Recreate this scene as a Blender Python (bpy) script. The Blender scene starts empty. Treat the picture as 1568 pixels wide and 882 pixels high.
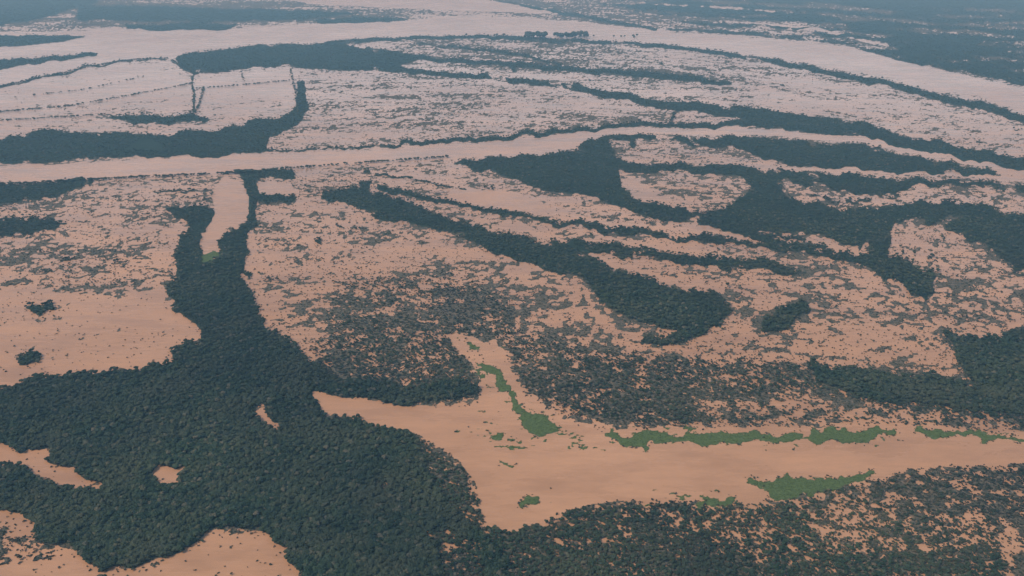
import bpy, math, random
import numpy as np
rng=np.random.default_rng(7); random.seed(7)
S=bpy.context.scene
# ------------------------------------------------------------------ constants
H=600.0; PITCH=math.radians(21.0); FPX=1358.0
SP,CP=math.sin(PITCH),math.cos(PITCH)
W0,H0=1568,882
YT=-76            # top of the image pixel grid (close to the horizon)
def to_world(x,y):
    """image pixel -> metres on the flood plain, back-projected through the camera"""
    u=(x-784.0)/FPX; v=(441.0-y)/FPX
    t=H/(SP-v*CP)
    return u*t, (CP+v*SP)*t
# ------------------------------------------------------------------ noise
def h2(ix,iy,s):
    n=(ix.astype(np.int64)*374761393+iy.astype(np.int64)*668265263+s*1274126177)&0xffffffff
    n=((n^(n>>13))*1274126177)&0xffffffff
    n=(n^(n>>16))
    return (n&0xffffff)/float(0xffffff)
def vnoise(x,y,s=0):
    ix=np.floor(x);iy=np.floor(y);fx=x-ix;fy=y-iy
    fx=fx*fx*(3-2*fx);fy=fy*fy*(3-2*fy)
    a=h2(ix,iy,s);b=h2(ix+1,iy,s);c=h2(ix,iy+1,s);d=h2(ix+1,iy+1,s)
    return ((a*(1-fx)+b*fx)*(1-fy)+(c*(1-fx)+d*fx)*fy)*2-1
def fbm(x,y,s=0,o=4):
    r=0;a=1;t=0
    for i in range(o):
        r=r+a*vnoise(x,y,s+i*17);t+=a*a;a*=.6;x=x*2.03+11.3;y=y*2.03-7.1
    return r/math.sqrt(t)*1.9      # about unit variance
def blur(a,r):
    r=int(r)
    if r<1: return a
    for k in range(3):
        for ax in (0,1):
            p=np.pad(a,[(r+1,r) if i==ax else (0,0) for i in (0,1)],mode='edge')
            c=np.cumsum(p,axis=ax,dtype=np.float64)
            n=a.shape[ax]
            a=((c[2*r+1:2*r+1+n]-c[:n]) if ax==0 else (c[:,2*r+1:2*r+1+n]-c[:,:n]))/(2*r+1)
    return a
NR=H0-YT; NC=W0+1
YY,XX=np.mgrid[YT:H0,0:NC].astype(np.float64)
def fill(arr,poly,val):
    P=np.array(poly,float)
    x0=max(0,int(P[:,0].min())-1);x1=min(NC,int(P[:,0].max())+2)
    y0=max(0,int(P[:,1].min())-1-YT);y1=min(NR,int(P[:,1].max())+2-YT)
    if x1<=x0 or y1<=y0:return
    X=XX[y0:y1,x0:x1];Y=YY[y0:y1,x0:x1]
    ins=np.zeros(X.shape,bool);n=len(P)
    for i in range(n):
        ax,ay=P[i];bx,by=P[(i+1)%n]
        if ay==by: continue
        c=((ay>Y)!=(by>Y))&(X<(bx-ax)*(Y-ay)/(by-ay)+ax)
        ins^=c
    sub=arr[y0:y1,x0:x1]; sub[ins]=val
def line(arr,pts,w,val):
    """strip of varying width (w: number or list), width measured across rows"""
    P=np.array(pts,float)
    if not hasattr(w,'__len__'): w=[w]*len(P)
    for i in range(len(P)-1):
        a=P[i];b=P[i+1];d=b-a;L=math.hypot(*d)+1e-9;n=np.array([-d[1],d[0]])/L
        fill(arr,[a+n*w[i]/2-d/L*.6,b+n*w[i+1]/2+d/L*.6,b-n*w[i+1]/2+d/L*.6,a-n*w[i]/2-d/L*.6],val)
D=np.full((NR,NC),.05)   # scrub density
F=np.zeros((NR,NC))      # closed forest
WT=np.zeros((NR,NC))     # open water override
G=np.zeros((NR,NC))      # floating meadow
# ---------------- scrub densities
fill(D,[(-5,-80),(1600,-80),(1600,46),(1000,40),(700,22),(560,32),(200,42),(-5,50)],.76)
RT=[(820,-80),(1600,-80),(1600,140),(1480,112),(1370,92),(1300,70),(1200,58),(1100,48),(1000,38),(900,22),(830,10)]
fill(D,RT,.62)
fill(D,[(960,-80),(1600,-80),(1600,64),(1400,40),(1250,22),(1000,10)],.86)
fill(D,[(1400,60),(1600,70),(1600,135),(1480,112),(1380,92)],.88)
fill(D,[(600,60),(850,63),(940,68),(1100,85),(1300,120),(1450,155),(1600,195),(1600,245),(1450,215),(1300,180),(1150,165),(1000,145),(900,130),(740,112),(600,90)],.46)
fill(D,[(600,62),(850,65),(980,90),(1120,125),(1000,128),(800,105),(600,90)],.68)
fill(D,[(1180,110),(1330,130),(1480,170),(1600,210),(1600,240),(1400,205),(1250,170),(1150,150)],.34)
fill(D,[(455,105),(700,116),(920,145),(1020,160),(1200,185),(1100,195),(900,200),(820,208),(700,215),(640,225),(410,232),(400,226),(460,185),(472,150)],.40)
fill(D,[(600,150),(760,150),(940,170),(880,195),(700,212),(620,220),(600,190)],.54)
fill(D,[(0,160),(290,150),(450,150),(450,182),(370,195),(0,200)],.18)
fill(D,[(900,208),(1180,212),(1300,220),(1450,247),(1560,270),(1300,257),(1060,248),(960,243),(900,232)],.6)
fill(D,[(940,250),(1600,275),(1600,420),(1400,400),(1100,340)],.48)
fill(D,[(0,262),(560,250),(700,250),(800,275),(1000,335),(1340,410),(1440,450),(1510,600),(1240,580),(950,540),(800,480),(780,410),(560,325),(400,310),(0,330)],.46)
fill(D,[(400,262),(700,250),(640,300),(450,300),(390,290)],.7)
fill(D,[(0,268),(330,262),(340,300),(0,330)],.58)
fill(D,[(560,262),(700,262),(860,300),(1000,345),(900,345),(700,305),(600,285)],.4)
fill(D,[(0,310),(270,305),(270,440),(150,452),(0,460)],.47)
fill(D,[(50,395),(210,385),(230,430),(160,445),(60,440)],.7)
fill(D,[(0,445),(270,440),(300,500),(262,555),(0,575)],.10)
fill(D,[(0,466),(90,462),(90,492),(0,500)],.3)
fill(D,[(180,470),(250,520),(250,550),(120,545)],.15)
fill(D,[(395,312),(540,315),(600,340),(700,365),(790,405),(915,450),(930,490),(990,520),(960,545),(760,520),(500,560),(430,520),(380,450)],.48)
fill(D,[(510,430),(600,418),(700,420),(790,470),(780,520),(700,520),(560,520),(500,500)],.86)
fill(D,[(790,405),(915,450),(930,480),(1000,515),(950,525),(850,500),(780,440)],.3)
fill(D,[(470,520),(560,500),(640,520),(700,512),(725,560),(735,610),(620,618),(500,600)],.96)
fill(D,[(760,500),(880,530),(1000,545),(1240,552),(1320,570),(1500,595),(1600,605),(1600,668),(1330,650),(1000,655),(880,640),(800,600)],.94)
fill(D,[(1050,600),(1250,600),(1400,630),(1600,650),(1600,668),(1330,652),(1080,655)],.7)
fill(D,[(1360,355),(1420,345),(1500,370),(1600,420),(1600,510),(1450,510),(1440,455)],.54)
fill(D,[(1000,430),(1160,425),(1370,440),(1450,520),(1500,595),(1300,565),(1000,540),(1120,500)],.44)
fill(D,[(745,800),(830,790),(880,775),(1000,768),(1180,768),(1340,733),(1480,713),(1600,709),(1600,900),(745,900)],.9)
fill(D,[(1240,750),(1400,720),(1600,712),(1600,830),(1400,850),(1250,830)],.7)
fill(D,[(1530,800),(1600,780),(1600,900),(1540,900)],.42)
fill(D,[(0,800),(50,822),(90,832),(60,860),(0,870)],.45)
fill(D,[(560,780),(745,760),(745,900),(640,900)],.82)
fill(D,[(590,650),(650,672),(715,715),(745,790),(745,812),(620,780),(560,740)],.85)
D=blur(D,5)
# growth lines up along the old flow lines of the river bends
YB=YY-1.04e-4*(np.maximum(XX,560)-560)**2*np.clip(1.6-YY/700,.8,1.6)
kf=np.clip(YY/110.,.35,3.2)
st=fbm(XX/75,YB/(3.2*1.0),101,3)*(YY<190)+fbm(XX/85,YB/8.,105,3)*((YY>=190)&(YY<620))
stm=np.where(YY<190,.22,np.clip(.17*(1-(YY-330)/260),.04,.17))*(D>.2)
D=np.clip(D+st*stm,.02,.97)
# ---------------- forest
fill(F,[(-5,-80),(180,-80),(150,4),(120,12),(60,30),(-5,40)],1)
fill(F,[(120,8),(260,10),(420,14),(560,20),(470,30),(300,34),(120,30)],1)
fill(F,[(1150,-80),(1600,-80),(1600,16),(1350,9),(1200,2)],1)
RTm=np.zeros_like(F);fill(RTm,RT,1)
s2=fbm(XX/120,(YY-.06*XX)/4.5,171,4)+np.clip((XX-900)/420,0,1.0)-np.clip((YY-25)/70,0,.9)*(XX<1380)
F=np.where((RTm>0)&(s2>.62),1,F)
fill(F,[(190,39),(300,34),(368,38),(350,46),(250,47),(195,45)],1)
fill(F,[(480,31),(560,26),(655,31),(650,36),(560,37),(490,36)],1)
line(F,[(760,2),(840,16),(920,30),(1005,46)],[3,5,5,4],1)
line(F,[(1000,43),(1100,50),(1200,59),(1300,69),(1380,90)],[2,2.5,2,3,3],1)
fill(F,[(1365,88),(1460,95),(1600,114),(1600,134),(1480,112),(1400,98)],1)
line(F,[(1330,60),(1450,76),(1600,96)],[1,4,4],1)
line(F,[(1420,34),(1500,46),(1600,58)],[1,6,8],1)
fill(F,[(268,86),(300,80),(400,70),(520,65),(560,76),(640,92),(600,106),(540,110),(470,106),(440,98),(380,104),(330,112),(280,101)],1)
line(F,[(500,66),(620,58),(760,57),(850,62),(940,64),(1040,74),(1140,88),(1240,105),(1350,127),(1450,150),(1600,188)],[8,6,6,7,7,7,7,8,9,11,12],1)
line(F,[(560,76),(660,90),(780,98),(900,108),(1000,113),(1060,121),(1125,130)],[10,7,7,8,10,11,5],1)
line(F,[(640,66),(760,78),(860,98)],[2,5,4],1)
line(F,[(560,100),(640,110),(740,118),(840,128),(920,142),(1010,158),(1100,170),(1180,180),(1280,192),(1360,210),(1460,232),(1600,258)],[10,8,8,9,11,13,15,22,24,20,18,22],1)
line(F,[(300,92),(298,130),(292,176)],[3,4,5],1)
line(F,[(262,92),(300,112),(350,110)],3,1)
fill(F,[(455,124),(470,124),(474,168),(457,190),(415,213),(400,235),(330,241),(200,241),(120,246),(-5,253),(-5,210),(80,200),(200,203),(250,206),(300,200),(370,196),(378,186),(430,180),(457,163)],1)
fill(F,[(155,180),(220,175),(290,177),(330,182),(280,189),(200,187)],1)
line(F,[(400,231),(500,227),(615,224)],[4,2.5,4],1)
line(F,[(610,220),(760,211),(900,198),(1000,191),(1150,190),(1260,196)],[6,7,7,7,9,12],1)
fill(F,[(880,226),(905,212),(960,207),(1180,211),(1300,219),(1450,247),(1560,272),(1300,259),(1200,254),(1190,246),(1120,228),(1000,214),(930,218),(940,240),(900,234)],1)
fill(F,[(690,247),(800,237),(880,230),(960,246),(1080,253),(1300,268),(1600,284),(1600,425),(1540,395),(1500,368),(1440,350),(1390,335),(1365,360),(1365,390),(1430,418),(1436,440),(1415,460),(1390,450),(1370,428),(1340,412),(1240,387),(1130,358),(1000,335),(960,321),(900,303),(800,277),(730,260)],1)
for p in ([(948,262),(1010,260),(1070,264),(1130,275),(1155,293),(1110,318),(1090,328),(1020,314),(985,305),(955,285)],
          [(1195,280),(1300,292),(1340,300),(1400,285),(1500,283),(1600,308),(1600,338),(1520,318),(1440,308),(1380,312),(1300,318),(1220,308)],
          [(1400,345),(1480,330),(1440,352)],[(1160,350),(1260,362),(1340,388),(1290,390),(1180,362)]):
    fill(F,p,0)
line(F,[(1240,300),(1300,308),(1380,300)],[2,5,2],1)
line(F,[(560,283),(640,303),(740,318),(840,340),(940,352),(1060,362),(1180,378),(1290,395)],[12,7,6,8,9,8,7,3],1)
line(F,[(560,262),(680,284),(760,292)],[5,4,2],1)
line(F,[(860,340),(980,356),(1100,372)],[1,4,2],1)
line(F,[(960,310),(1080,340),(1200,362),(1330,398)],[2,4,4,3],1)
fill(F,[(832,372),(900,369),(1000,383),(1100,394),(1200,402),(1238,414),(1180,420),(1100,412),(1040,404),(930,394),(870,388)],1)
fill(F,[(500,292),(560,290),(640,316),(740,350),(800,365),(860,384),(920,404),(1000,430),(1060,444),(1110,457),(1124,474),(1104,500),(1060,515),(1030,526),(975,531),(990,516),(1040,508),(1000,496),(950,482),(922,468),(915,440),(880,425),(820,410),(790,400),(760,384),(700,360),(640,344),(590,335),(560,322),(500,305)],1)
fill(F,[(1170,496),(1190,480),(1212,462),(1236,462),(1229,480),(1200,505),(1175,509)],1)
fill(F,[(-5,283),(60,280),(130,272),(150,280),(110,292),(60,306),(-5,314)],1)
fill(F,[(-5,330),(50,334),(105,345),(50,356),(-5,362)],1)
line(F,[(230,292),(330,296)],3,1)
fill(F,[(345,262),(440,258),(450,274),(396,274),(394,298),(455,298),(450,308),(400,312),(370,300),(368,278)],1)
fill(F,[(20,546),(45,541),(64,548),(58,559),(25,560)],1)
fill(F,[(40,470),(78,466),(85,476),(50,484)],1)
fill(F,[(1445,508),(1500,520),(1600,497),(1600,612),(1530,606),(1500,592),(1470,552)],1)
fill(F,[(1240,556),(1320,570),(1420,576),(1500,592),(1600,608),(1600,640),(1450,622),(1350,612),(1250,590)],1)
# broken, streaky stands: gaps of open scrub inside the wooded levees
gap=fbm(XX/48,YB/np.clip(YY/38.,2.,9.),133,4)
F0=F.copy()
core=blur(F,4)
F=np.where((gap>1.3+.6*(core>.9))&(YY<470)&(YY>60),0,F)
D=np.where((F0>.5)&(F<.5),.72,D)
# and thin strands outside them
ext=fbm(XX/60,YB/np.clip(YY/50.,1.6,6.),151,3)
F=np.where((ext>1.7)&(D>.3)&(YY<440)&(YY>0),1,F)
fill(F,[(255,320),(330,320),(328,340),(308,360),(300,402),(322,406),(334,368),(385,336),(388,345),(378,380),(376,420),(390,450),(400,490),(430,520),(470,545),(500,575),(560,585),(640,590),(705,580),(725,600),(700,612),(620,618),(560,610),(478,601),(480,612),(500,640),(560,648),(610,662),(636,676),(650,720),(690,770),(715,800),(745,822),(775,860),(780,900),(-5,900),(-5,598),(60,578),(120,570),(180,570),(240,562),(262,555),(265,530),(298,518),(302,500),(268,480),(262,450),(268,420),(270,370),(290,345),(262,330)],1)
fill(F,[(400,262),(385,335),(384,380),(372,310),(375,290)],1)
# clearings
for p in ([(-5,672),(20,685),(30,697),(60,684),(82,692),(72,710),(110,720),(168,746),(150,756),(110,755),(80,745),(40,720),(-5,712)],
 [(-5,778),(40,790),(60,805),(50,825),(92,830),(122,850),(150,872),(200,866),(260,850),(300,830),(340,812),(400,808),(430,830),(450,860),(484,900),(-5,900)],
 [(220,728),(245,710),(288,713),(274,742),(235,745)],[(398,618),(412,612),(414,632),(432,656),(424,664),(403,648)],
 [(556,735),(600,738),(614,750),(590,754)],[(466,788),(480,788),(482,802),(468,800)],
 [(640,815),(690,810),(745,840),(740,900),(700,900),(670,850)]):
    fill(F,p,0)
# open water
river1=[(-5,50),(80,48),(200,46),(340,45),(480,37),(600,34),(700,24),(800,28),(900,34),(1000,47),(1100,54),(1200,63),(1300,73),(1380,93),(1480,116),(1600,148),(1600,172),(1500,147),(1400,124),(1300,107),(1200,91),(1100,76),(1000,66),(900,60),(800,55),(700,53),(540,60),(400,67),(285,78),(262,92),(140,97),(60,115),(-5,132)]
river2=[(-5,257),(200,246),(400,237),(620,228),(800,214),(900,201),(980,196),(1180,199),(1300,208),(1450,235),(1600,268),(1600,278),(1450,243),(1300,216),(1180,207),(980,204),(905,211),(880,227),(800,234),(700,240),(550,252),(400,262),(200,272),(-5,280)]
river3=[(472,603),(520,608),(600,620),(700,626),(745,618),(740,590),(725,560),(686,515),(700,508),(740,525),(770,545),(795,590),(830,628),(860,648),(930,658),(1000,655),(1100,658),(1240,655),(1330,651),(1450,656),(1600,672),(1600,708),(1480,710),(1400,716),(1340,730),(1280,745),(1180,765),(1100,768),(1000,763),(880,776),(830,798),(780,815),(746,806),(742,775),(732,742),(710,714),(686,690),(648,667),(600,655),(540,640),(495,635)]
for p in (river1,river2,river3): fill(WT,p,1)
fill(F,river1,0); 
for p in ([(190,39),(300,34),(368,38),(350,46),(250,47),(195,45)],[(-5,55),(70,52),(138,57),(100,64),(40,70),(-5,75)],[(-5,94),(60,88),(152,80),(145,86),(60,98),(-5,109)]):
    fill(F,p,1); fill(WT,p,0)
line(F,[(-5,134),(60,120),(140,102),(200,92),(255,90)],3.2,1)
line(WT,[(-5,134),(60,120),(140,102),(200,92),(255,90)],3.2,0)
fill(WT,[(410,-6),(700,-6),(830,12),(880,22),(760,18),(600,12),(480,6)],1)
line(WT,[(1000,6),(1150,14),(1300,34)],[2,3,2],1)
line(WT,[(1100,32),(1250,44),(1360,70)],[2,5,3],1)
fill(WT,[(186,233),(200,222),(216,211),(240,218),(252,228),(240,232),(215,228)],1)
fill(WT,[(309,362),(330,325),(325,298),(345,270),(372,290),(385,320),(380,335),(350,347),(332,365),(327,386),(318,404),(303,404)],1)
fill(WT,[(395,280),(440,280),(452,292),(440,298),(396,298)],1)
fill(WT,[(690,290),(790,294),(842,315),(830,328),(760,320),(690,306)],1)
line(WT,[(1080,250),(1200,258),(1350,263),(1480,268),(1600,277)],[2,4,4,4,5],1)
line(WT,[(565,262),(700,285),(800,300)],[3,4,3],1)
line(WT,[(840,330),(960,345),(1080,352),(1220,372)],[2,4,4,2],1)
line(WT,[(700,330),(840,362),(930,402),(1060,438)],[2,4,4,4],1)
# meadow
for p in ([(303,405),(302,389),(325,375),(330,391),(318,406)],
 [(728,552),(765,568),(780,595),(803,622),(832,636),(850,658),(830,665),(802,655),(800,632),(768,602),(735,568)],
 [(912,656),(960,666),(1020,660),(1080,663),(1140,658),(1222,666),(1222,678),(1140,676),(1060,674),(1000,678),(988,686),(960,678)],
 [(1235,666),(1250,655),(1300,660),(1340,653),(1385,664),(1320,674),(1270,680)],
 [(1395,659),(1470,659),(1600,676),(1600,684),(1470,668),(1400,665)],
 [(1138,742),(1180,737),(1210,729),(1280,731),(1342,720),(1310,741),(1250,751),(1190,770),(1150,758)],
 [(790,763),(828,766),(800,780)],[(748,660),(772,662),(770,680),(760,672)],[(775,708),(800,708),(795,714)],[(700,520),(735,535),(730,552)],
 [(1060,770),(1130,764),(1120,772),(1080,776)]):
    fill(G,p,1)
# ---------------- natural irregular edges (domain warp), then soften
def warp(a,ax,ay,s):
    k=np.clip(.22+np.maximum(YY,0)/420.,.22,1.1)
    nx=fbm(XX/26,YY/(26*np.clip(k,.3,1)),s,5)*ax*k; ny=fbm(XX/26+50,YY/(26*np.clip(k,.3,1)),s+5,5)*ay*k
    xi=np.clip(np.rint(XX+nx),0,NC-1).astype(int); yi=np.clip(np.rint(YY+ny)-YT,0,NR-1).astype(int)
    return a[yi,xi]
F=blur(warp(F,5.5,3.5,3),1); WT=blur(warp(WT,3,1.6,3),1); G=blur(warp(G,8,3.8,9),2)
WX,WY=to_world(XX,YY)
n=.85*fbm(WX/10,WY/10,21,3)+.5*fbm(WX/38,WY/38,31,3)+.38*fbm(WX/260,WY/120,41,3)
n=n/n[100:].std()
P=1/(1+np.exp(-1.702*n))                  # uniform 0..1 clump field
# fringe of scattered growth round the closed forest and along the banks
Fw=blur(F,5)
D=np.clip(D+Fw*.55*(F<.5),0,.97)
# small floating rafts
rn=fbm(WX/9,WY/6,77,3)+.7*fbm(WX/60,WY/40,78,3)
Z1=np.zeros_like(G)
fill(Z1,[(700,600),(800,640),(900,660),(800,700),(690,670)],.9)
fill(Z1,[(770,700),(960,720),(950,742),(780,730)],.6)
fill(Z1,[(780,745),(900,745),(1150,750),(1200,770),(900,785),(780,790)],.85)
fill(Z1,[(860,650),(1600,655),(1600,690),(860,690)],.9)
fill(Z1,[(690,520),(780,540),(870,650),(760,640)],.8)
Z1=blur(Z1,6)
raft=np.clip((rn-(2.7-1.5*Z1))*2,0,1)*(Z1>.1)
gn=fbm(WX/7,WY/7,91,3)
G=np.maximum(np.clip(G+.20*gn*(G>.08)-.02,0,1)*(G>.08),raft*.95)
cov=np.clip(.62+.30*(150-YY)/120.,.62,.92)
s_scrub=(D*cov-P)*4
s_scrub=np.where(WT>.4,-1,s_scrub)
s_for=(F-.5)*4 - WT*1.0
s_g=(G-.5)*3
ZF=np.clip(np.maximum.reduce([s_scrub*.6,s_for,s_g]),-1,.35)
def reflect(v,lo,hi):
    v=np.mod(v-lo,2*(hi-lo)); return lo+np.where(v>(hi-lo),2*(hi-lo)-v,v)
def samp(a,x,y):
    x=reflect(x,0,NC-1.001); y=np.where(y>H0-1.001,reflect(y,YT,H0-1.001),y)
    y=np.clip(y,YT,H0-1.001)-YT
    x=np.clip(x,0,NC-1.001)
    ix=x.astype(int);iy=y.astype(int);fx=x-ix;fy=y-iy
    ix1=np.minimum(ix+1,NC-1);iy1=np.minimum(iy+1,NR-1)
    return (a[iy,ix]*(1-fx)+a[iy,ix1]*fx)*(1-fy)+(a[iy1,ix]*(1-fx)+a[iy1,ix1]*fx)*fy
# ------------------------------------------------------------------ materials
def newmat(name):
    m=bpy.data.materials.new(name);m.use_nodes=True
    nt=m.node_tree;b=nt.nodes['Principled BSDF'];return m,nt,b
def N(nt,t,**k):
    n=nt.nodes.new(t)
    for a,v in k.items(): setattr(n,a,v)
    return n
def noise(nt,scale,detail=4,rough=.55,vec=None,stretch=None):
    n=N(nt,'ShaderNodeTexNoise');n.inputs['Scale'].default_value=scale;n.inputs['Detail'].default_value=detail;n.inputs['Roughness'].default_value=rough
    if stretch:
        mp=N(nt,'ShaderNodeMapping');mp.inputs['Scale'].default_value=stretch;mp.inputs['Rotation'].default_value=(0,0,math.radians(8));nt.links.new(vec,mp.inputs['Vector']);vec=mp.outputs[0]
    if vec is not None: nt.links.new(vec,n.inputs['Vector'])
    return n
def ramp(nt,fac,stops):
    r=N(nt,'ShaderNodeValToRGB');e=r.color_ramp.elements
    while len(e)<len(stops): e.new(.5)
    for i,(p,c) in enumerate(stops): e[i].position=p;e[i].color=(*c,1)
    nt.links.new(fac,r.inputs['Fac']);return r
def mixc(nt,fac,a,b,mode='MIX'):
    m=N(nt,'ShaderNodeMix',data_type='RGBA',blend_type=mode)
    for s,v in ((0,fac),(6,a),(7,b)):
        if hasattr(v,'is_output'): nt.links.new(v,m.inputs[s])
        else: m.inputs[s].default_value=v if s==0 else (*v,1)
    return m.outputs[2]
# water
mw,nt,b=newmat('silty_flood_water')
geo=N(nt,'ShaderNodeNewGeometry');pos=geo.outputs['Position']
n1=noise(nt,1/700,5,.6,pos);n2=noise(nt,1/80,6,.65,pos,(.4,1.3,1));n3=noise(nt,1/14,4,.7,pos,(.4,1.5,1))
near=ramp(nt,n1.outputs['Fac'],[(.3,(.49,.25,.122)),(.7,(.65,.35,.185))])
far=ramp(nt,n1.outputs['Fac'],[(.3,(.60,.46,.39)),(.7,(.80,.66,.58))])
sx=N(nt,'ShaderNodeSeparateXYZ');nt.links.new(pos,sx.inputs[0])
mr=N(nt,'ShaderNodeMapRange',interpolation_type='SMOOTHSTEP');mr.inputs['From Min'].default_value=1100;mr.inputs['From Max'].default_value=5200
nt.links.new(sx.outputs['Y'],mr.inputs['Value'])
c=mixc(nt,mr.outputs[0],near.outputs[0],far.outputs[0])  # paler towards the distance: sky reflection and haze painted into the base colour
r2=ramp(nt,n2.outputs['Fac'],[(.3,(.82,.81,.80)),(.5,(1,1,1)),(.72,(1.11,1.10,1.09))])
r3=ramp(nt,n3.outputs['Fac'],[(.35,(.94,.935,.93)),(.6,(1.03,1.03,1.03))])
c=mixc(nt,1.0,c,r2.outputs[0],'MULTIPLY');c=mixc(nt,1.0,c,r3.outputs[0],'MULTIPLY')
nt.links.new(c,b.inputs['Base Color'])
rr=N(nt,'ShaderNodeMapRange');rr.inputs['From Min'].default_value=.35;rr.inputs['From Max'].default_value=.65;rr.inputs['To Min'].default_value=.14;rr.inputs['To Max'].default_value=.45
nt.links.new(n2.outputs['Fac'],rr.inputs['Value']);nt.links.new(rr.outputs[0],b.inputs['Roughness'])
b.inputs['IOR'].default_value=1.33
nb=noise(nt,1/5,3,.6,pos);bp=N(nt,'ShaderNodeBump');bp.inputs['Strength'].default_value=.3;bp.inputs['Distance'].default_value=.3
nt.links.new(nb.outputs['Fac'],bp.inputs['Height']);nt.links.new(bp.outputs[0],b.inputs['Normal'])
# ground
mg,nt,b=newmat('floodplain_ground')
geo=N(nt,'ShaderNodeNewGeometry');pos=geo.outputs['Position']
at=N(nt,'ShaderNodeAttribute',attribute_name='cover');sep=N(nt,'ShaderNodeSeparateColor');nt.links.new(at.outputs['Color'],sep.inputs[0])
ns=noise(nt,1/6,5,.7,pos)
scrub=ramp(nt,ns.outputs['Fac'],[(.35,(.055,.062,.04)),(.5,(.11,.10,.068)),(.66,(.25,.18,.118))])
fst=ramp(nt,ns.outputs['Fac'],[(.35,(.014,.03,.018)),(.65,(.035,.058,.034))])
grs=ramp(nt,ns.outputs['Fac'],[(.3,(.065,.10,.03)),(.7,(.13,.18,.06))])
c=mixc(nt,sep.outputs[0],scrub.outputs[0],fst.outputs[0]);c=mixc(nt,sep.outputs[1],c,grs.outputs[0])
nt.links.new(c,b.inputs['Base Color']);b.inputs['Roughness'].default_value=.95;b.inputs['Specular IOR Level'].default_value=.1
# foliage
def foliage(name,stops,patch=None,leafnoise=1.2,pk=.85):
    m,nt,b=newmat(name)
    oi=N(nt,'ShaderNodeObjectInfo');geo=N(nt,'ShaderNodeNewGeometry')
    c=ramp(nt,oi.outputs['Random'],stops).outputs[0]
    if patch:
        nl=noise(nt,1/90,6,.7,geo.outputs['Position'])
        fr=ramp(nt,nl.outputs['Fac'],[(.42,(0,0,0)),(.62,(pk,pk,pk))])
        c=mixc(nt,fr.outputs[0],c,patch)
        n5=noise(nt,1/260,4,.6,geo.outputs['Position'])
        f5=ramp(nt,n5.outputs['Fac'],[(.35,(.68,.72,.78)),(.65,(1.28,1.24,1.08))])
        c=mixc(nt,1.0,c,f5.outputs[0],'MULTIPLY')
    nn=noise(nt,1/leafnoise,3,.6,geo.outputs['Position'])
    rr=ramp(nt,nn.outputs['Fac'],[(.3,(.6,.6,.6)),(.7,(1.25,1.25,1.25))])
    c=mixc(nt,1.0,c,rr.outputs[0],'MULTIPLY');nt.links.new(c,b.inputs['Base Color'])
    b.inputs['Roughness'].default_value=.85;b.inputs['Specular IOR Level'].default_value=.15
    return m
mf=foliage('forest_foliage',[(0,(.016,.034,.02)),(.4,(.028,.052,.03)),(.78,(.045,.072,.04)),(.92,(.08,.09,.052)),(1,(.15,.135,.095))],(.075,.084,.05),pk=.75)
ms=foliage('scrub_foliage',[(0,(.03,.045,.03)),(.35,(.055,.065,.045)),(.7,(.105,.092,.064)),(1,(.20,.155,.11))],(.07,.08,.048),pk=.6)
mgr=foliage('water_hyacinth_leaves',[(0,(.07,.105,.03)),(1,(.14,.19,.065))])
mb,nt,b=newmat('bark');b.inputs['Base Color'].default_value=(.09,.07,.05,1);b.inputs['Roughness'].default_value=.9
# ------------------------------------------------------------------ plant prototypes
ICO={}
def ico(k):
    if k not in ICO:
        import bmesh
        bm=bmesh.new();bmesh.ops.create_icosphere(bm,subdivisions=k,radius=1)
        ICO[k]=([tuple(v.co) for v in bm.verts],[tuple(v.index for v in f.verts) for f in bm.faces]);bm.free()
    return ICO[k]
def plant(name,mat,lobes,zc,spread,rl,leaves,leaf,trunk=True,flat=.75):
    V=[];Fc=[];M=[]
    iv,ifc=ico(2)
    cs=[]
    for i in range(lobes):
        a=random.uniform(0,6.283);r=spread*math.sqrt(random.random()) if i else 0
        c=(r*math.cos(a),r*math.sin(a),zc+random.uniform(-.06,.12)-(r*.35));R=rl*random.uniform(.7,1.15)
        cs.append((c,R));o=len(V);ph=[random.uniform(0,6) for _ in range(3)]
        for v in iv:
            k=1+.16*math.sin(5*v[0]+ph[0])*math.sin(6*v[1]+ph[1])+.10*math.sin(9*v[2]+ph[2])+random.uniform(-.13,.13)
            V.append((c[0]+v[0]*R*k,c[1]+v[1]*R*k,c[2]+v[2]*R*k*flat))
        for f in ifc: Fc.append(tuple(o+j for j in f));M.append(0)
    for i in range(leaves):
        c,R=random.choice(cs);d=np.array([random.gauss(0,1) for _ in range(3)]);d/=np.linalg.norm(d)
        p=np.array(c)+d*R*np.array([1,1,flat])*random.uniform(.95,1.25)
        t=np.array([random.gauss(0,1) for _ in range(3)]);t/=np.linalg.norm(t);q=np.cross(t,d);q/=np.linalg.norm(q)+1e-6
        s=leaf*random.uniform(.6,1.3);o=len(V)
        for a_,b_ in ((-1,-.5),(1,-.6),(.8,.6),(-.7,.7)): V.append(tuple(p+t*a_*s+q*b_*s))
        Fc.append((o,o+1,o+2,o+3));M.append(0)
    def limb(p0,p1,r0,r1):
        o=len(V);p0=np.array(p0);p1=np.array(p1)
        for p,r in ((p0,r0),(p1,r1)):
            for k in range(5): V.append((p[0]+r*math.cos(k*1.2566),p[1]+r*math.sin(k*1.2566),p[2]))
        for k in range(5): Fc.append((o+k,o+(k+1)%5,o+5+(k+1)%5,o+5+k));M.append(1)
    if trunk:
        limb((0,0,-.15),(0,0,zc),.04,.025)
        for c,R in cs[1:5]: limb((0,0,zc*.5),c,.022,.01)
    me=bpy.data.meshes.new(name);me.from_pydata(V,[],Fc);me.materials.append(mat);me.materials.append(mb)
    me.polygons.foreach_set('material_index',M);me.update()
    return bpy.data.objects.new(name,me)
def coll(name,obs):
    c=bpy.data.collections.new(name)
    for o in obs:c.objects.link(o)
    return c
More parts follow.
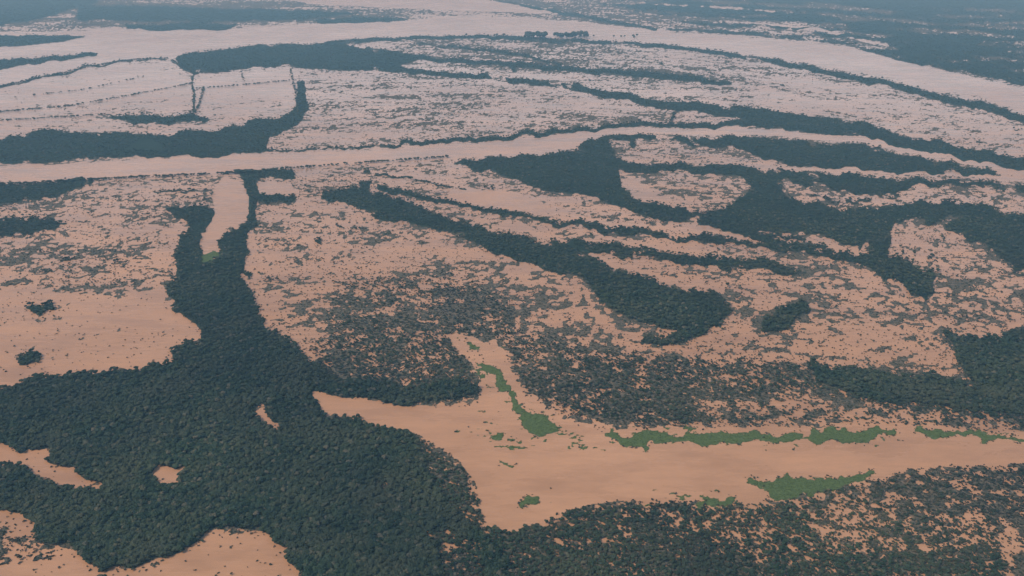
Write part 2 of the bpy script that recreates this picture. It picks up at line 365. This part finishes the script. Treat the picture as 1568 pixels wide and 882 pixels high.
CT=coll('tree_kinds',[plant('a_tree_%d'%i,mf,random.randint(6,9),.62,.33,.21,70,.045) for i in range(5)])
CS=coll('shrub_kinds',[plant('a_shrub_%d'%i,ms,random.randint(3,6),.24,.36,.17,45,.05,True,.9) for i in range(5)])
CG=coll('hyacinth_kinds',[plant('a_hyacinth_%d'%i,mgr,5,.06,.4,.13,50,.05,False,.6) for i in range(3)])
def instanced(name,x,y,z,sc,cl,nk):
    me=bpy.data.meshes.new(name);nv=len(x);me.vertices.add(nv)
    me.vertices.foreach_set('co',np.stack([x,y,z],1).astype(np.float32).ravel())
    a=me.attributes.new('sc','FLOAT_VECTOR','POINT');a.data.foreach_set('vector',sc.astype(np.float32).ravel())
    a=me.attributes.new('rz','FLOAT','POINT');a.data.foreach_set('value',rng.uniform(0,6.283,nv).astype(np.float32))
    a=me.attributes.new('kind','INT','POINT');a.data.foreach_set('value',rng.integers(0,nk,nv).astype(np.int32))
    ob=bpy.data.objects.new(name,me);S.collection.objects.link(ob)
    g=bpy.data.node_groups.new(name+'_scatter','GeometryNodeTree')
    g.interface.new_socket('Geometry',in_out='INPUT',socket_type='NodeSocketGeometry')
    g.interface.new_socket('Geometry',in_out='OUTPUT',socket_type='NodeSocketGeometry')
    gi=g.nodes.new('NodeGroupInput');go=g.nodes.new('NodeGroupOutput')
    ip=g.nodes.new('GeometryNodeInstanceOnPoints');ci=g.nodes.new('GeometryNodeCollectionInfo')
    ci.inputs['Collection'].default_value=cl;ci.inputs['Separate Children'].default_value=True;ci.inputs['Reset Children'].default_value=True
    def na(nm,t):
        n=g.nodes.new('GeometryNodeInputNamedAttribute');n.data_type=t;n.inputs['Name'].default_value=nm
        return next(o for o in n.outputs if o.enabled and o.name=='Attribute')
    L=g.links.new
    L(gi.outputs[0],ip.inputs['Points']);L(ci.outputs[0],ip.inputs['Instance']);ip.inputs['Pick Instance'].default_value=True
    L(na('kind','INT'),ip.inputs['Instance Index']);L(na('sc','FLOAT_VECTOR'),ip.inputs['Scale'])
    cx=g.nodes.new('ShaderNodeCombineXYZ');L(na('rz','FLOAT'),cx.inputs[2]);er=g.nodes.new('FunctionNodeEulerToRotation')
    L(cx.outputs[0],er.inputs[0]);L(er.outputs[0],ip.inputs['Rotation']);L(ip.outputs[0],go.inputs[0])
    md=ob.modifiers.new('scatter','NODES');md.node_group=g
    print(name,nv);return ob
# ------------------------------------------------------------------ ground sheet
ys=np.concatenate([[-79,-78.,-77],np.arange(-76,300,1.),np.arange(300,1000,1.6),np.arange(1000,1250,10.),[1400,1600,1900,2300]])
xs=np.concatenate([[-9000,-6000,-4000,-2800,-2000,-1500,-1200,-1000,-850,-700,-600,-500,-400,-340],np.arange(-260,1830,2.),[1900,2000,2100,2250,2400,2600,2900,3300,4000,5000,7000,10000]])
GX,GY=np.meshgrid(xs,ys)
gx,gy=to_world(GX,GY)
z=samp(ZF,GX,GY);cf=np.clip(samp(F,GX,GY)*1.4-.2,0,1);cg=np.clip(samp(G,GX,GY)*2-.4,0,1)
nr,nc=GX.shape
co=np.stack([gx,gy,z],2).reshape(-1,3).astype(np.float32)
idx=np.arange(nr*nc).reshape(nr,nc)
q=np.stack([idx[1:,:-1],idx[1:,1:],idx[:-1,1:],idx[:-1,:-1]],2).reshape(-1,4)
me=bpy.data.meshes.new('ground');me.vertices.add(len(co));me.vertices.foreach_set('co',co.ravel())
me.loops.add(q.size);me.loops.foreach_set('vertex_index',q.ravel().astype(np.int32))
me.polygons.add(len(q));me.polygons.foreach_set('loop_start',(np.arange(len(q))*4).astype(np.int32))
me.update(calc_edges=True)
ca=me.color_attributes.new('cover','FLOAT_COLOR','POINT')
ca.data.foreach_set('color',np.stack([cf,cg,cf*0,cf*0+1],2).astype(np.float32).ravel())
me.materials.append(mg);og=bpy.data.objects.new('ground',me);S.collection.objects.link(og)
# water sheet
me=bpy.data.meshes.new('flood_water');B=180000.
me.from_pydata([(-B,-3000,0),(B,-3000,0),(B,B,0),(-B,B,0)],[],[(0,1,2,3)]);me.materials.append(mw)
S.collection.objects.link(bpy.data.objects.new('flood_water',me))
# ------------------------------------------------------------------ scatter
def cand(cell,x0=-120,x1=1688,y0=-20,y1=930):
    a,b_=np.meshgrid(np.arange(x0,x1,cell),np.arange(y0,y1,cell))
    a=a+rng.uniform(0,cell,a.shape);b_=b_+rng.uniform(0,cell,b_.shape);return a.ravel(),b_.ravel()
def slant(y):
    v=(441.0-y)/FPX; return H/(SP-v*CP)/FPX      # metres per image pixel
# forest
x,y=cand(3.1);f=samp(F,x,y);w=samp(WT,x,y)
k=(f>.42+rng.normal(0,.08,len(x)))&(w<.5);x,y=x[k],y[k]
wx,wy=to_world(x,y);m=slant(y)
sz=np.maximum(rng.uniform(4.0,9.0,len(x)),m*rng.uniform(2.4,4.0,len(x)))
hh=np.minimum(sz,11)*rng.uniform(.6,1.25,len(x))
instanced('floodplain_forest',wx,wy,wx*0,np.stack([sz,sz,hh],1),CT,5)
# scrub
x,y=cand(2.4);f=samp(F,x,y);w=samp(WT,x,y);d=samp(D,x,y);p=samp(P,x,y);g_=samp(G,x,y)
r=rng.random(len(x))
k=(f<.5)&(w<.35)&(g_<.35)&(((p<d*.95)&(r<.34+.3*d))|(r<d*.28))
k|=(f<.5)&(g_>.12)&(g_<.6)&(r<.16)&(y>480)
x,y=x[k],y[k];d=d[k]
wx,wy=to_world(x,y);m=slant(y)
sz=np.maximum(rng.uniform(1.8,4.4,len(x))*(1+.6*d**2),m*rng.uniform(1.2,2.6,len(x)))
hh=np.minimum(sz,7)*rng.uniform(.7,1.2,len(x))
tr=(rng.random(len(x))<np.clip((d-.5)*1.2,.05,.5)+.3*(y<130)*(d>.5))
instanced('flooded_scrub',wx[~tr],wy[~tr],wx[~tr]*0,np.stack([sz,sz,hh],1)[~tr],CS,5)
instanced('scattered_trees',wx[tr],wy[tr],wx[tr]*0,np.stack([sz,sz,hh*.8],1)[tr],CT,5)
# floating meadow
x,y=cand(2.6,y0=300);k=samp(G,x,y)>.5;x,y=x[k],y[k]
wx,wy=to_world(x,y);sz=rng.uniform(2,4.5,len(x))
instanced('floating_hyacinth_mat',wx,wy,wx*0+.3,np.stack([sz,sz,sz*.8],1),CG,3)
# hedgerows on field banks
HX=[];HY=[]
for pts,den in (([(-100,178),(0,172),(100,164),(180,150),(250,137),(296,128)],.55),([(300,136),(345,133),(380,130),(445,124)],.5),([(262,92),(300,113),(350,110)],.9),
  ([(0,186),(90,180),(160,176)],.4),([(445,108),(452,140),(458,172)],.8),([(1036,165),(1030,180),(1023,192)],1.2),([(20,150),(130,138),(220,118)],.25),
  ([(-100,150),(0,133),(60,120),(140,102),(200,92),(258,90)],.9),([(312,135),(306,160),(296,178)],.7),([(370,104),(372,128)],.3),
  ([(400,262),(520,253),(690,241)],.4),([(0,284),(200,273),(400,264)],.5)):
    for (ax,ay),(bx,by) in zip(pts[:-1],pts[1:]):
        L=max(2,int(math.hypot(bx-ax,(by-ay)*2)*den));t=rng.random(L)
        HX.append(ax+(bx-ax)*t+rng.normal(0,.8,L));HY.append(ay+(by-ay)*t+rng.normal(0,.25,L))
x=np.concatenate(HX);y=np.concatenate(HY);wx,wy=to_world(x,y);sz=rng.uniform(6,13,len(x))
instanced('hedgerow',wx,wy,wx*0,np.stack([sz,sz,sz*.8],1),CT,5)
# tall trees on the far bank
x=np.concatenate([rng.uniform(803,835,34),rng.uniform(850,900,44),rng.uniform(680,780,8),rng.uniform(905,985,8)]);y=58+rng.uniform(-2.0,2,len(x))
wx,wy=to_world(x,y);sz=rng.uniform(26,42,len(x));sz[-16:]*=.6
instanced('tall_bank_trees',wx,wy,wx*0,np.stack([sz,sz,sz*1.3],1),CT,5)
# ------------------------------------------------------------------ haze
me=bpy.data.meshes.new('atmosphere_haze')
X=120000.;zb,zt=-30.,1100.
vs=[(sx_*X,yy_,zz) for zz in (zb,zt) for sx_,yy_ in ((-1,-20000),(1,-20000),(1,X),(-1,X))]
me.from_pydata(vs,[],[(3,2,1,0),(4,5,6,7),(0,1,5,4),(1,2,6,5),(2,3,7,6),(3,0,4,7)])
m=bpy.data.materials.new('haze');m.use_nodes=True;nt=m.node_tree;nt.nodes.clear()
o=N(nt,'ShaderNodeOutputMaterial');v=N(nt,'ShaderNodeVolumeScatter');v.inputs['Color'].default_value=(.36,.73,1,1);v.inputs['Density'].default_value=1.05e-4
v.inputs['Anisotropy'].default_value=0.0
nt.links.new(v.outputs[0],o.inputs['Volume']);me.materials.append(m)
S.collection.objects.link(bpy.data.objects.new('atmosphere_haze',me))
# ------------------------------------------------------------------ light
el=math.radians(48);az=math.radians(250)     # azimuth clockwise from +Y
w=bpy.data.worlds.new('World');S.world=w;w.use_nodes=True;nt=w.node_tree
sky=nt.nodes.new('ShaderNodeTexSky');sky.sky_type='NISHITA';sky.sun_disc=False;sky.sun_elevation=el;sky.sun_rotation=az;sky.dust_density=1.0
nt.links.new(sky.outputs[0],nt.nodes['Background'].inputs[0]);nt.nodes['Background'].inputs[1].default_value=.135
ld=bpy.data.lights.new('sun','SUN');ld.energy=2.3;ld.angle=math.radians(12);ld.color=(1,.95,.87)
lo=bpy.data.objects.new('sun',ld);S.collection.objects.link(lo)
from mathutils import Vector
d=Vector((math.sin(az)*math.cos(el),math.cos(az)*math.cos(el),math.sin(el)))
lo.rotation_euler=d.to_track_quat('Z','Y').to_euler()
# ------------------------------------------------------------------ camera
cd=bpy.data.cameras.new('camera');cam=bpy.data.objects.new('camera',cd);S.collection.objects.link(cam)
cam.location=(0,0,H);cam.rotation_euler=(math.pi/2-PITCH,0,0)
cd.sensor_width=36;cd.lens=36*FPX/W0;cd.clip_start=1;cd.clip_end=300000
S.camera=cam
S.view_settings.view_transform='Standard';S.view_settings.look='None';S.view_settings.exposure=0
